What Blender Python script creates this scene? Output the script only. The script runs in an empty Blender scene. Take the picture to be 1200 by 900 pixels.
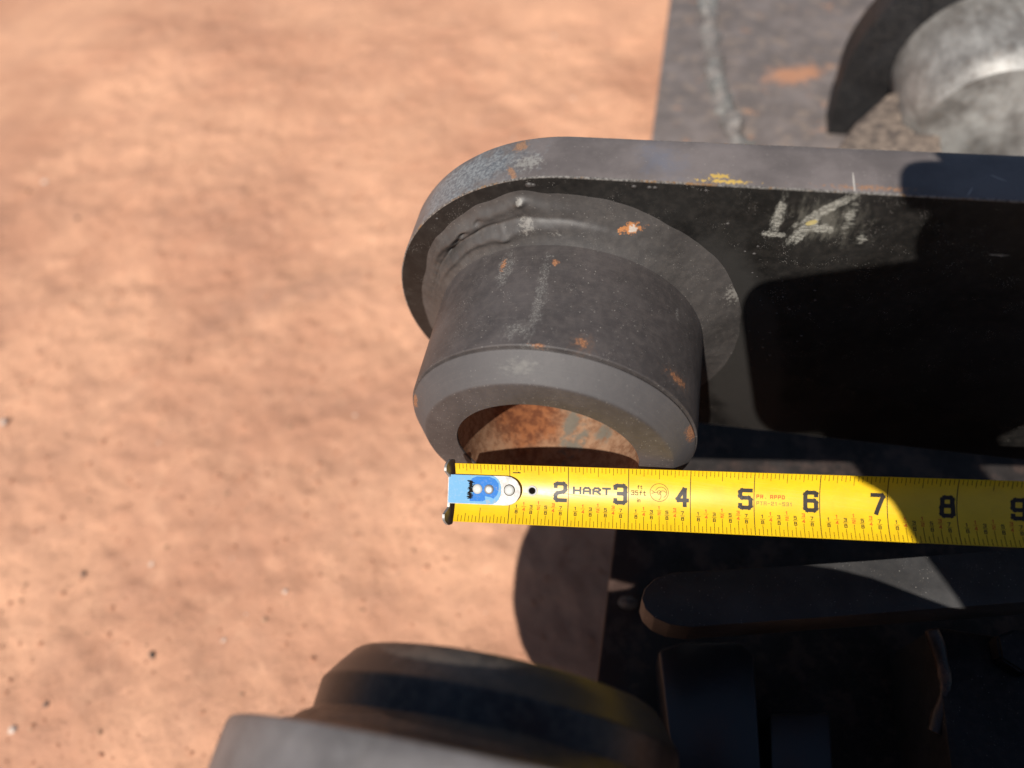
import bpy, bmesh, math, random
from mathutils import Vector, Matrix, noise
IN = 0.0254
V = Vector
random.seed(7)
scene = bpy.context.scene
col = scene.collection

# ------------------------------------------------------------------ camera, light, exposure
CAM = V((1.511, -5.9, 10.734))
FW = V((-0.184, 0.528, -0.829)).normalized()
RT = V((0.977, 0.191, -0.096)); RT = (RT - FW * RT.dot(FW)).normalized()
UP = RT.cross(FW).normalized()
SUN = V((-0.137, -0.609, 0.781)).normalized()

cd = bpy.data.cameras.new('camera')
cam = bpy.data.objects.new('camera', cd); col.objects.link(cam)
cam.matrix_world = Matrix((( RT.x, UP.x, -FW.x, CAM.x*IN), (RT.y, UP.y, -FW.y, CAM.y*IN),
                           ( RT.z, UP.z, -FW.z, CAM.z*IN), (0, 0, 0, 1)))
cd.sensor_width = 36; cd.lens = 36*820/1200
cd.clip_start = 0.004; cd.clip_end = 400
cd.dof.use_dof = True; cd.dof.focus_distance = 11.7*IN; cd.dof.aperture_fstop = 4.0
scene.camera = cam

w = bpy.data.worlds.new('World'); scene.world = w; w.use_nodes = True
wn = w.node_tree; bg = wn.nodes['Background']
sky = wn.nodes.new('ShaderNodeTexSky'); sky.sky_type = 'NISHITA'; sky.sun_disc = False
el = math.asin(SUN.z); sky.sun_elevation = el
sky.sun_rotation = math.atan2(SUN.x, SUN.y)
sky.air_density = 1.0; sky.dust_density = 0.6
wn.links.new(sky.outputs[0], bg.inputs[0]); bg.inputs[1].default_value = 0.05

sl = bpy.data.lights.new('sun', 'SUN'); sl.energy = 5.0; sl.angle = math.radians(0.5); sl.color = (1.0, 0.95, 0.88)
so = bpy.data.objects.new('sun', sl); col.objects.link(so)
so.rotation_euler = SUN.to_track_quat('Z', 'Y').to_euler(); so.location = (0, 0, 3)
vs = scene.view_settings; vs.view_transform = 'Standard'; vs.look = 'None'; vs.exposure = 0.24; vs.gamma = 1

# ------------------------------------------------------------------ material helpers
class NT:
    def __init__(s, name):
        s.m = bpy.data.materials.new(name); s.m.use_nodes = True; s.t = s.m.node_tree; s.n = s.t.nodes; s.l = s.t.links
        s.b = s.n['Principled BSDF']
        tc = s.n.new('ShaderNodeTexCoord'); mp = s.n.new('ShaderNodeMapping'); mp.inputs['Scale'].default_value = (1/IN,)*3
        s.l.new(tc.outputs['Object'], mp.inputs[0]); s.co = mp.outputs[0]      # coordinates in inches
    def setin(s, sock, v):
        if hasattr(v, 'is_output'): s.l.new(v, sock)
        else:
            if isinstance(v, tuple) and len(v) == 3 and sock.type == 'RGBA': v = v + (1,)
            sock.default_value = v
    def math(s, op, a, b=0.0, c=None, clamp=False):
        n = s.n.new('ShaderNodeMath'); n.operation = op; n.use_clamp = clamp
        s.setin(n.inputs[0], a); s.setin(n.inputs[1], b)
        if c is not None: s.setin(n.inputs[2], c)
        return n.outputs[0]
    def noise(s, scale, detail=4, rough=0.55, stretch=None, off=None, dist=0.0):
        n = s.n.new('ShaderNodeTexNoise'); n.inputs['Scale'].default_value = scale
        n.inputs['Detail'].default_value = detail; n.inputs['Roughness'].default_value = rough; n.inputs['Distortion'].default_value = dist
        c = s.co
        if stretch or off:
            mp = s.n.new('ShaderNodeMapping'); s.l.new(c, mp.inputs[0])
            if stretch: mp.inputs['Scale'].default_value = stretch
            if off: mp.inputs['Location'].default_value = off
            c = mp.outputs[0]
        s.l.new(c, n.inputs['Vector']); return n.outputs['Fac']
    def vor(s, scale, off=(0, 0, 0), out='Distance', rnd=1.0):
        mp = s.n.new('ShaderNodeMapping'); s.l.new(s.co, mp.inputs[0]); mp.inputs['Location'].default_value = off
        n = s.n.new('ShaderNodeTexVoronoi'); n.inputs['Scale'].default_value = scale; n.inputs['Randomness'].default_value = rnd
        s.l.new(mp.outputs[0], n.inputs['Vector']); return n.outputs[out]
    def ramp(s, f, lo, hi):
        n = s.n.new('ShaderNodeMapRange'); n.interpolation_type = 'SMOOTHSTEP'
        s.setin(n.inputs[0], f); n.inputs[1].default_value = lo; n.inputs[2].default_value = hi
        return n.outputs[0]
    def mix(s, f, a, b):
        n = s.n.new('ShaderNodeMix'); n.data_type = 'RGBA'
        s.setin(n.inputs[0], f); s.setin(n.inputs[6], a); s.setin(n.inputs[7], b); return n.outputs[2]
    def mixf(s, f, a, b):
        n = s.n.new('ShaderNodeMix'); s.setin(n.inputs[0], f); s.setin(n.inputs[2], a); s.setin(n.inputs[3], b); return n.outputs[0]
    def patch(s, c, axes, nz=None, k=1.0, lo=-0.05, hi=0.15):
        """ragged blot: c centre (in), axes = [(dir, halflength)...]; nz noise socket eats its edge"""
        sub = s.n.new('ShaderNodeVectorMath'); sub.operation = 'SUBTRACT'; s.l.new(s.co, sub.inputs[0]); sub.inputs[1].default_value = c
        tot = None
        for d, L in axes:
            d = V(d).normalized()/L
            dt = s.n.new('ShaderNodeVectorMath'); dt.operation = 'DOT_PRODUCT'; s.l.new(sub.outputs[0], dt.inputs[0]); dt.inputs[1].default_value = d
            q = s.math('MULTIPLY', dt.outputs['Value'], dt.outputs['Value'])
            tot = q if tot is None else s.math('ADD', tot, q)
        r = s.math('SUBTRACT', 1.0, s.math('SQRT', tot))
        if nz is not None: r = s.math('ADD', r, s.math('MULTIPLY', s.math('SUBTRACT', nz, 0.5), k))
        return s.ramp(r, lo, hi)
    def mx(s, *a):
        r = a[0]
        for b in a[1:]: r = s.math('MAXIMUM', r, b)
        return r
    def bump(s, h, strength=0.3, dist=0.01, prev=None):
        n = s.n.new('ShaderNodeBump'); n.inputs['Strength'].default_value = strength; n.inputs['Distance'].default_value = dist*IN
        s.l.new(h, n.inputs['Height'])
        if prev is not None: s.l.new(prev, n.inputs['Normal'])
        return n.outputs[0]
    def out(s, color=None, rough=None, metal=None, normal=None, spec=None, coat=None):
        b = s.b
        if color is not None: s.setin(b.inputs['Base Color'], color)
        if rough is not None: s.setin(b.inputs['Roughness'], rough)
        if metal is not None: s.setin(b.inputs['Metallic'], metal)
        if normal is not None: s.l.new(normal, b.inputs['Normal'])
        if spec is not None: s.setin(b.inputs['Specular IOR Level'], spec)
        if coat is not None: s.setin(b.inputs['Coat Weight'], coat)
        return s.m

RUST = (0.42, 0.12, 0.03); DUST = (0.30, 0.25, 0.21)
X_, Y_, Z_ = (1, 0, 0), (0, 1, 0), (0, 0, 1)

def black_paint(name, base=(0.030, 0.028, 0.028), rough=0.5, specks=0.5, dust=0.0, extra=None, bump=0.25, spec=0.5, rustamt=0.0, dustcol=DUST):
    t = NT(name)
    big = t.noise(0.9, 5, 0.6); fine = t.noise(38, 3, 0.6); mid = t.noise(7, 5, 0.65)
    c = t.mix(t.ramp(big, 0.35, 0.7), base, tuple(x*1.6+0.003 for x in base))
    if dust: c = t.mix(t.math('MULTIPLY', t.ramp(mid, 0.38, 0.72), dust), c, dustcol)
    if rustamt: c = t.mix(t.math('MULTIPLY', t.ramp(t.noise(1.6, 6, 0.7, off=(5, 3, 1)), 0.52, 0.66), rustamt), c, (0.17, 0.085, 0.05))
    rr = t.mixf(mid, rough-0.07, rough+0.1)
    if specks:
        # scattered grains of dust and overspray: small voronoi cells, a few of them filled
        s1 = t.math('MULTIPLY', t.ramp(t.vor(15), 0.16, 0.06), t.ramp(t.vor(15, out='Color'), 0.60, 0.68))
        s2 = t.math('MULTIPLY', t.ramp(t.vor(34, (3, 1, 2)), 0.22, 0.08), t.ramp(t.noise(3.0, 3, off=(9, 0, 0)), 0.50, 0.66))
        c = t.mix(t.math('MULTIPLY', t.mx(s1, s2), specks), c, (0.42, 0.39, 0.35))
    if extra: c, rr = extra(t, c, rr)
    nb = t.bump(t.math('ADD', t.math('ADD', t.math('MULTIPLY', fine, 0.4), mid), t.math('MULTIPLY', t.ramp(t.vor(26, (5, 5, 5)), .20, .06), -.5)), bump, 0.012)
    return t.out(c, rr, 0.0, nb, spec)

# marks seen on the boss barrel: chips of rust, pale scuffs
def boss_extra(t, c, rr):
    sx = t.n.new('ShaderNodeSeparateXYZ'); t.l.new(t.co, sx.inputs[0]); t.patchy = sx.outputs['Y']
    nz = t.noise(16, 5, 0.7, off=(2, 2, 2)); ns = t.noise(11, 6, 0.75, stretch=(1, .6, 1), off=(1, 7, 2)); nf = t.noise(45, 3, 0.6)
    scuff = t.mx(t.patch((-0.90, 1.65, 2.32), [(X_, .16), (Y_, .42)], ns, 2.6, 0, .5),
                 t.patch((-0.20, 1.00, 2.49), [(X_, .13), (Y_, 1.05)], ns, 3.4, .1, .7),
                 t.patch((-0.45, .35, 2.45), [(X_, .35), (Y_, .30)], ns, 3.2, .2, .9),
                 t.patch((1.93, 1.60, 1.60), [((.6, 0, -.8), .07), (Y_, .14)], nz, 2.2, 0, .4),
                 t.patch((-0.15, .06, 2.46), [(X_, .36), (Y_, .035)], nz, 2.4, .2, .7))
    c = t.mix(t.math('MULTIPLY', scuff, t.math('ADD', .08, t.math('MULTIPLY', t.ramp(nf, .50, .62), .5))), c, (0.27, 0.26, 0.24))
    lip = t.math('MULTIPLY', t.ramp(t.patchy, .01, -.02), t.ramp(t.patchy, -.42, -.38))
    c = t.mix(t.math('MULTIPLY', lip, .6), c, (0.082, 0.077, 0.078)); rr = t.mixf(lip, rr, .66)
    chamf = t.patch((-0.30, -.20, 2.33), [(X_, .50), (Y_, .16)], t.noise(15, 6, .75, stretch=(.5, 1, 1)), 3.2, .3, 1.1)
    c = t.mix(t.math('MULTIPLY', chamf, .4), c, (0.19, 0.18, 0.16))
    bar = t.patch((2.47, .35, .4), [(Z_, .02), (Y_, .35), (X_, .2)], nz, .8, 0, .3); c = t.mix(t.math('MULTIPLY', bar, .7), c, (.4, .38, .35))
    rust = t.mx(t.patch((0.56, .22, 2.43), [(X_, .12), (Y_, .12)], nz, 3.8, .3, .7),
                t.patch((2.02, .42, 1.46), [((.62, -.05, -.72), .36), (Y_, .09)], nz, 3.0, .2, .55),
                t.patch((-0.07, 1.72, 2.49), [(X_, .07), (Y_, .08)], nz, 2.6, 0, .5),
                t.patch((-0.07, .07, 2.49), [(X_, .20), (Y_, .04)], nz, 3.4, .35, .8),
                t.patch((-0.95, 1.75, 2.30), [(X_, .08), (Y_, .22)], nz, 2.8, .3, .8),
                t.patch((-2.42, -.05, .65), [(Z_, .25), (Y_, .10)], nz, 2.4, 0, .5))
    ml = t.noise(3, 3, .6, stretch=(.3, 16, .3)); c = t.mix(t.math('MULTIPLY', t.ramp(ml, .5, .72), .16), c, (0.11, 0.10, 0.095))
    halo = t.mx(t.patch((0.56, .22, 2.43), [(X_, .26), (Y_, .24)], nz, 3.0, .1, .9), t.patch((2.02, .42, 1.46), [((.62, -.05, -.72), .5), (Y_, .2)], nz, 3.0, .1, .9), t.patch((-2.3, .6, 1.0), [(Y_, 1.6), (Z_, .9), (X_, .5)], nz, 2.6, .3, 1.2))
    c = t.mix(t.math('MULTIPLY', halo, .30), c, (0.16, 0.085, 0.05))
    rust = t.math('MULTIPLY', rust, .85); c = t.mix(rust, c, t.mix(t.ramp(nf, .35, .65), (0.14, 0.055, 0.025), (0.38, 0.17, 0.075)))
    return c, t.mixf(rust, rr, 0.9)

def face_extra(t, c, rr):
    wide = t.noise(1.4, 4, .6, off=(3, 0, 3)); pale_band = t.patch((3.25, 2.40, -.4), [((.28, 0, -1), 3.6), ((1, 0, .28), .85)], wide, .5, .02, .30)  # paler grey band running down the face beside the boss
    c = t.mix(t.math('MULTIPLY', pale_band, .9), c, (0.029, 0.027, 0.025))
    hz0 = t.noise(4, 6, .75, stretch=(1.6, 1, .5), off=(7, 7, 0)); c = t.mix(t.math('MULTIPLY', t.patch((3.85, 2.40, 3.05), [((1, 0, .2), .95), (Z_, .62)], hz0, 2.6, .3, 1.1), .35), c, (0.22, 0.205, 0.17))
    nz = t.noise(13, 6, 0.75, stretch=(1.0, 1, .35), off=(2, 2, 2)); nf = t.noise(40, 3, 0.6); nr = t.noise(10, 5, 0.7, stretch=(.5, 1, 1.6))
    sc = t.mx(t.patch((3.20, 2.40, 3.10), [((.18, 0, 1), .46), (X_, .10)], nz, 2.0, .0, .5),
              t.patch((3.20, 2.40, 2.74), [((1, 0, .1), .20), (Z_, .07)], nz, 2.0, 0, .4),
              t.patch((3.82, 2.40, 3.28), [((.72, 0, .7), .48), ((.7, 0, -.72), .085)], nz, 1.6, -.1, .3),
              t.patch((3.62, 2.40, 2.86), [((.5, 0, .9), .40), ((.9, 0, -.5), .12)], nz, 2.2, 0, .5),
              t.patch((3.85, 2.40, 2.92), [((1, 0, .15), .26), (Z_, .10)], nz, 2.4, 0, .5),
              t.patch((4.18, 2.40, 3.20), [((.2, 0, 1), .40), (X_, .12)], nr, 3.2, .2, .9),
              t.patch((4.45, 2.40, 2.78), [((.3, 0, 1), .14), (X_, .12)], nr, 2.8, .2, .9),
              t.patch((6.40, 2.40, 2.62), [((1, 0, .15), .16), (Z_, .03)], nr, 1.4, 0, .6))
    hz = t.noise(7, 4, .7, stretch=(1, 1, 7), off=(4, 0, 2)); hatch = t.math('MULTIPLY', t.ramp(hz, .40, .60), t.ramp(nf, .34, .56))
    c = t.mix(t.math('MULTIPLY', sc, t.math('ADD', .22, t.math('MULTIPLY', hatch, .70))), c, (0.36, 0.345, 0.30))
    yl = t.patch((3.68, 2.40, 3.02), [((.7, 0, .4), .10), ((.4, 0, -.7), .05)], nr, 1.5, 0, .4)
    c = t.mix(t.math('MULTIPLY', yl, .7), c, (0.46, 0.36, 0.12))
    return c, rr

def rim_extra(t, c, rr):
    ns = t.noise(5, 6, 0.72, stretch=(1, .9, .8), off=(3, 1, 8)); nz = t.noise(17, 5, 0.7); nf = t.noise(60, 3, .6)
    # worn blue-grey round the nose of the ear, blue wipe further along the top
    worn = t.patch((-1.75, 2.9, 3.0), [(X_, 1.75), (Y_, .8), (Z_, 1.5)], ns, 1.7, .05, .75)
    c = t.mix(t.math('MULTIPLY', worn, .8), c, t.mix(t.ramp(nz, .35, .65), (0.07, 0.082, 0.098), (0.24, 0.26, 0.27)))
    wipe = t.patch((1.45, 2.85, 3.63), [((1, .25, 0), .55), (Y_, .7)], ns, 2.2, .1, 1.2)
    c = t.mix(t.math('MULTIPLY', wipe, .45), c, (0.11, 0.13, 0.18))
    pale = t.patch((-0.62, 2.78, 3.6), [(X_, .34), (Y_, .26)], nz, 3.0, .25, .8)
    c = t.mix(t.math('MULTIPLY', pale, .7), c, (0.27, 0.26, 0.24))
    rust = t.mx(t.patch((-.82, 3.22, 3.6), [(X_, .13), (Y_, .14)], nz, 2.6, 0, .4), t.patch((-.85, 2.58, 3.6), [((1, .5, 0), .07), (Y_, .22)], nz, 2.8, .1, .6),
                t.patch((4.3, 2.52, 3.63), [(X_, 1.1), (Y_, .10)], nz, 3.8, .45, 1.1))
    c = t.mix(t.math('MULTIPLY', rust, .8), c, t.mix(t.ramp(nf, .4, .6), (0.20, 0.10, 0.055), (0.34, 0.18, 0.09)))
    yel = t.mx(t.patch((2.35, 2.50, 3.63), [(X_, .50), (Y_, .07)], nz, 3.4, .35, .6), t.patch((2.25, 2.60, 3.63), [((1, .35, 0), .22), (Y_, .09)], nz, 3.0, .3, .55))
    c = t.mix(t.math('MULTIPLY', yel, .85), c, (0.52, 0.34, 0.07))
    scr = t.mx(t.patch((4.11, 2.62, 3.63), [((.15, 1, 0), .22), (X_, .012)]), t.patch((6.0, 2.86, 3.63), [((1, -.6, 0), .12), ((.6, 1, 0), .010)]),
               t.patch((5.6, 2.55, 3.63), [((.5, 1, 0), .10), ((1, -.5, 0), .008)]))
    c = t.mix(t.math('MULTIPLY', scr, .8), c, (0.45, 0.42, 0.38))
    return c, rr

def weld_extra(t, c, rr):
    nz = t.noise(16, 5, 0.7); nf = t.noise(34, 3, .6)
    a = t.patch((1.05, 2.2, 2.75), [((1, 0, .25), .24), ((-.25, 0, 1), .13)], t.noise(9, 5, .7, off=(1, 1, 4)), 3.0, .2, .5)
    b = t.patch((1.08, 2.2, 2.74), [(X_, .11), (Z_, .07)], t.noise(14, 5, .7, off=(5, 1, 4)), 3.0, .2, .5)
    c = t.mix(a, c, (0.42, 0.17, 0.06)); c = t.mix(t.math('MULTIPLY', b, .8), c, (0.50, 0.47, 0.42))
    g = t.mx(t.patch((-.62, 2.2, 2.75), [(X_, .22), (Z_, .22)], nz, 3.2, .3, .9), t.patch((-.15, 2.2, 2.65), [(X_, .20), (Z_, .12)], nz, 3.6, .5, 1.3),
             t.patch((-.72, 2.3, 3.15), [(X_, .07), (Z_, .07)], nz, 2.4, .2, .5), t.patch((2.85, 2.2, 1.35), [(X_, .3), (Z_, .45)], nz, 3.4, .5, 1.0))
    c = t.mix(t.math('MULTIPLY', g, .45), c, (0.30, 0.28, 0.25))
    return c, rr

def rusty_bore():
    t = NT('rusty_bore'); a = t.noise(2.6, 6, .7, off=(1, 5, 3)); b = t.noise(6, 6, .72, off=(4, 0, 3)); f_ = t.noise(30, 4, .65)
    c = t.mix(t.ramp(b, .35, .62), (0.22, 0.11, 0.060), (0.36, 0.215, 0.130))
    c = t.mix(t.patch((-.75, 1.2, -1.3), [(X_, .95), (Y_, 1.3), (Z_, 1.5)], a, 1.0, 0, .6), c, t.mix(t.ramp(b, .4, .6), (0.15, 0.050, 0.022), (0.31, 0.115, 0.045)))
    gz = t.mx(t.patch((.25, 1.0, -1.5), [(X_, .42), (Y_, .9), (Z_, .6)], t.noise(3.4, 6, .7, off=(3, 3, 9)), 3.4, .3, .75), t.patch((.85, .9, -1.3), [(X_, .25), (Y_, .3), (Z_, .4)], b, 2.2, .1, .7))
    c = t.mix(t.math('MULTIPLY', gz, .85), c, (0.15, 0.145, 0.12))
    return t.out(c, .75, 0.15, t.bump(t.math('ADD', b, t.math('MULTIPLY', f_, .4)), .5, .02), .3)

def worn_edge():
    t = NT('worn_edge'); n = t.noise(26, 5, .75); f_ = t.noise(30, 4, .7)
    c = t.mix(t.ramp(n, .38, .66), (0.07, 0.065, 0.06), (0.30, 0.28, 0.26))
    c = t.mix(t.ramp(t.math('ADD', t.noise(2, 5, .7, off=(6, 1, 1)), t.math('MULTIPLY', f_, .3)), .68, .78), c, (0.26, 0.15, 0.07))
    return t.out(c, .45, .3, None, .5)

M = {}
M['boss'] = black_paint('boss_paint', (0.043, 0.037, 0.036), .54, .6, .25, boss_extra, .34, dustcol=(.12, .10, .09))
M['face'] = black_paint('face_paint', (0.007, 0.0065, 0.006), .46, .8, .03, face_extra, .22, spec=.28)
M['rim'] = black_paint('rim_paint', (0.098, 0.084, 0.081), .52, .45, .10, rim_extra, .15, dustcol=(.16, .14, .13))
M['weld'] = black_paint('weld_paint', (0.037, 0.033, 0.031), .50, .35, .20, weld_extra, .20, dustcol=(.14, .12, .105))
M['bore'] = rusty_bore(); M['edge'] = worn_edge()
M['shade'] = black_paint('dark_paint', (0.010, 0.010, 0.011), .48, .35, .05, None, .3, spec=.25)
M['rim_brown'] = black_paint('brown_lit_rim_paint', (0.020, 0.016, 0.015), .45, .3, .25, None, .4, rustamt=.8, dustcol=(.13, .08, .06))

def deck_extra(t, c, rr):
    nz = t.noise(1.6, 6, .7, off=(3, 3, 1)); n2 = t.noise(.9, 5, .65)
    c = t.mix(t.math('MULTIPLY', t.ramp(nz, .50, .64), .55), c, (0.25, 0.19, 0.15))
    c = t.mix(t.math('MULTIPLY', t.ramp(t.noise(1.1, 5, .7, off=(11, 3, 1)), .60, .70), .8), c, (0.36, 0.19, 0.11))
    rs = t.mx(t.patch((5.75, 20.0, -6), [((1, .5, 0), 1.7), ((-.5, 1, 0), 1.2)], t.noise(.8, 6, .75, off=(2, 9, 1)), 3.2, .25, .9), t.patch((3.9, 26, -6), [(X_, 2.0), (Y_, 1.0)], nz, 3.0, .4, 1.2))
    c = t.mix(t.math('MULTIPLY', rs, .8), c, (0.42, 0.20, 0.11))
    return c, rr
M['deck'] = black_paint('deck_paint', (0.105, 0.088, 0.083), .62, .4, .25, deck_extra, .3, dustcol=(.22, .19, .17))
M['deck_bead'] = black_paint('deck_bead_paint', (0.11, 0.10, 0.095), .5, .3, .5, lambda t, c, rr: (t.mix(t.ramp(t.noise(.5, 4, .6, off=(2, 8, 0)), .45, .62), c, (.17, .17, .16)), rr), .5)

def silver():
    t = NT('worn_silver'); a = t.noise(1.3, 6, .7, stretch=(1, .5, 1)); b = t.noise(6, 5, .7)
    c = t.mix(t.ramp(a, .30, .70), (0.14, 0.13, 0.12), (0.38, 0.37, 0.35)); c = t.mix(t.math('MULTIPLY', t.ramp(b, .5, .8), .35), c, (0.24, 0.16, 0.11))
    return t.out(c, t.mixf(a, .42, .55), .25, t.bump(b, .3, .03))
M['silver'] = silver()
def crusty():
    t = NT('crusty_weld'); b = t.noise(3.5, 6, .75); c = t.mix(t.ramp(b, .38, .64), (.09, .07, .06), (.26, .20, .155))
    return t.out(c, .8, 0, t.bump(b, .8, .1))
M['crust'] = crusty()

# ------------------------------------------------------------------ mesh helpers
def link(name, bm, mats, parent=None, smooth=True, scale=True, sharp=35):
    me = bpy.data.meshes.new(name)
    if scale: bmesh.ops.scale(bm, vec=(IN,)*3, verts=bm.verts)
    bmesh.ops.recalc_face_normals(bm, faces=bm.faces)
    bm.to_mesh(me); bm.free()
    for m in (mats if isinstance(mats, (list, tuple)) else [mats]): me.materials.append(m)
    if smooth:
        me.shade_smooth() if hasattr(me, 'shade_smooth') else None
        try: me.set_sharp_from_angle(angle=math.radians(sharp))
        except Exception: pass
    o = bpy.data.objects.new(name, me); col.objects.link(o)
    if parent: o.parent = parent
    return o
def thing(name, label, cat, group=None, loc=(0, 0, 0)):
    o = bpy.data.objects.new(name, None); col.objects.link(o); o.empty_display_size = .02
    tag(o, label, cat, group); return o
def tag(o, label, cat, group=None):
    o['label'] = label; o['category'] = cat
    if group: o['group'] = group
    return o

def lathe(prof, axis_o, n=192, direction=1, mats=None, bm=None, wob=None):
    """revolve prof [(y, r, mat)] about an axis parallel to Y through axis_o (x, z)"""
    bm = bm or bmesh.new(); rings = []
    for (y, r, m) in prof:
        ring = []
        for i in range(n):
            a = 2*math.pi*i/n; rr = r + (wob(a, y) if wob else 0)
            ring.append(bm.verts.new((axis_o[0]+rr*math.cos(a), y, axis_o[1]+rr*math.sin(a))))
        rings.append(ring)
    for k in range(len(rings)-1):
        for i in range(n):
            f = bm.faces.new((rings[k][i], rings[k][(i+1) % n], rings[k+1][(i+1) % n], rings[k+1][i])); f.material_index = prof[k][2]
    return bm

def ear_outline(cx, cz, R, xr, lowleft=None, n=72, ztop_r=None, zbot_r=None):
    """left end rounded, running right to x=xr; optional lowleft = z where the nose runs straight down to"""
    pts = []
    zt = cz+R; zb = cz-R
    pts.append((xr, ztop_r if ztop_r is not None else zt))
    for k in range(1, 14):
        u = k/14; pts.append((xr+(cx-xr)*u, (ztop_r if ztop_r is not None else zt)*(1-u)+zt*u))
    end = math.pi*1.5 if lowleft is None else math.pi
    for i in range(n+1):
        a = math.pi/2 + (end-math.pi/2)*i/n
        pts.append((cx+R*math.cos(a), cz+R*math.sin(a)))
    if lowleft is not None:
        pts += [(cx-R, cz-(cz-lowleft)*k/8) for k in range(1, 9)]; zb = lowleft
    for k in range(1, 14):
        u = k/14; pts.append((pts[-1][0] if False else (cx if lowleft is None else cx-R)+(xr-(cx if lowleft is None else cx-R))*u, zb))
    pts.append((xr, zb))
    return pts

def plate_from_outline(pts, y0, y1, hole=None, bev=0.024, rough_edge=0.006):
    """upright plate; faces mat 0, rim mat 1, worn bevel mat 2; hole radius at the origin"""
    n = len(pts); bm = bmesh.new()
    def nrm(i):
        a = V((pts[i-1][0], pts[i-1][1])); b = V((pts[(i+1) % n][0], pts[(i+1) % n][1])); d = (b-a).normalized(); return V((-d.y, d.x))
    # outline runs counter-clockwise in x-z seen from -y : inward normal = left of travel
    def ring(y, ins, jit):
        out = []
        for i in range(n):
            nn = nrm(i); j = noise.noise(V((pts[i][0]*2.2, y*3, pts[i][1]*2.2)))*rough_edge*jit
            out.append(bm.verts.new((pts[i][0]+nn.x*(ins+j), y, pts[i][1]+nn.y*(ins+j))))
        return out
    r = [ring(y0, bev, 0.6), ring(y0+bev*.25, bev*.3, 1), ring(y0+bev, 0, 1)]
    m = 6
    for k in range(1, m): r.append(ring(y0+bev+(y1-y0-2*bev)*k/m, 0, 1))
    r += [ring(y1-bev, 0, 1), ring(y1-bev*.25, bev*.3, 1), ring(y1, bev, .6)]
    for k in range(len(r)-1):
        mi = 2 if (k < 2 or k >= len(r)-3) else 1
        for i in range(n):
            f = bm.faces.new((r[k][i], r[k][(i+1) % n], r[k+1][(i+1) % n], r[k+1][i])); f.material_index = mi
    for rr, y in ((r[0], y0), (r[-1], y1)):
        if hole:
            hv = []
            for v in rr:
                a = math.atan2(v.co.z, v.co.x); hv.append(bm.verts.new((hole*math.cos(a), y, hole*math.sin(a))))
            for i in range(n): bm.faces.new((rr[i], rr[(i+1) % n], hv[(i+1) % n], hv[i]))
        else: bm.faces.new(rr)
    return bm

def box(bm, x0, x1, y0, y1, z0, z1, mi=0, bev=0.0, mat=None):
    r = bmesh.ops.create_cube(bm, size=1)
    vs_ = r['verts']
    for v in vs_: v.co = V((x0+(v.co.x+.5)*(x1-x0), y0+(v.co.y+.5)*(y1-y0), z0+(v.co.z+.5)*(z1-z0)))
    es = set(e for v in vs_ for e in v.link_edges)
    if bev: 
        rb = bmesh.ops.bevel(bm, geom=list(es), offset=bev, segments=2, affect='EDGES', profile=.5)
        vs_ = [v for v in rb['verts']] 
    if mat is not None:
        allv = set(vs_)
        bmesh.ops.transform(bm, matrix=mat, verts=list(allv))
    return vs_

def prism(bm, pts, z0, z1, bev=.05):
    """flat slab: pts (x,y) outline, between z0 and z1, softly bevelled"""
    a = [bm.verts.new((x, y, z0)) for x, y in pts]; b = [bm.verts.new((x, y, z1)) for x, y in pts]
    n = len(pts); bm.faces.new(a); bm.faces.new(b)
    for i in range(n): bm.faces.new((a[i], a[(i+1) % n], b[(i+1) % n], b[i]))
    bmesh.ops.bevel(bm, geom=[e for e in bm.edges if all(v in set(a+b) for v in e.verts)], offset=bev, segments=2, affect='EDGES', profile=.5)
    return bm

def tube_path(bm, path, rad, n=16, lump=0.0, seed=0, cap=True):
    rings = []
    for i, p in enumerate(path):
        p = V(p); d = (V(path[min(i+1, len(path)-1)])-V(path[max(i-1, 0)])).normalized()
        q = d.to_track_quat('Z', 'Y'); r0 = rad[i] if isinstance(rad, (list, tuple)) else rad; ring = []
        for k in range(n):
            a = 2*math.pi*k/n; o = q @ V((math.cos(a), math.sin(a), 0))
            rr = r0*(1+lump*noise.noise((p+o*r0)*2.5+V((seed, 0, 0))))
            ring.append(bm.verts.new(p+o*rr))
        rings.append(ring)
    for k in range(len(rings)-1):
        for i in range(n): bm.faces.new((rings[k][i], rings[k][(i+1) % n], rings[k+1][(i+1) % n], rings[k+1][i]))
    if cap: bm.faces.new(rings[0][::-1]); bm.faces.new(rings[-1])
    return bm

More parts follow.
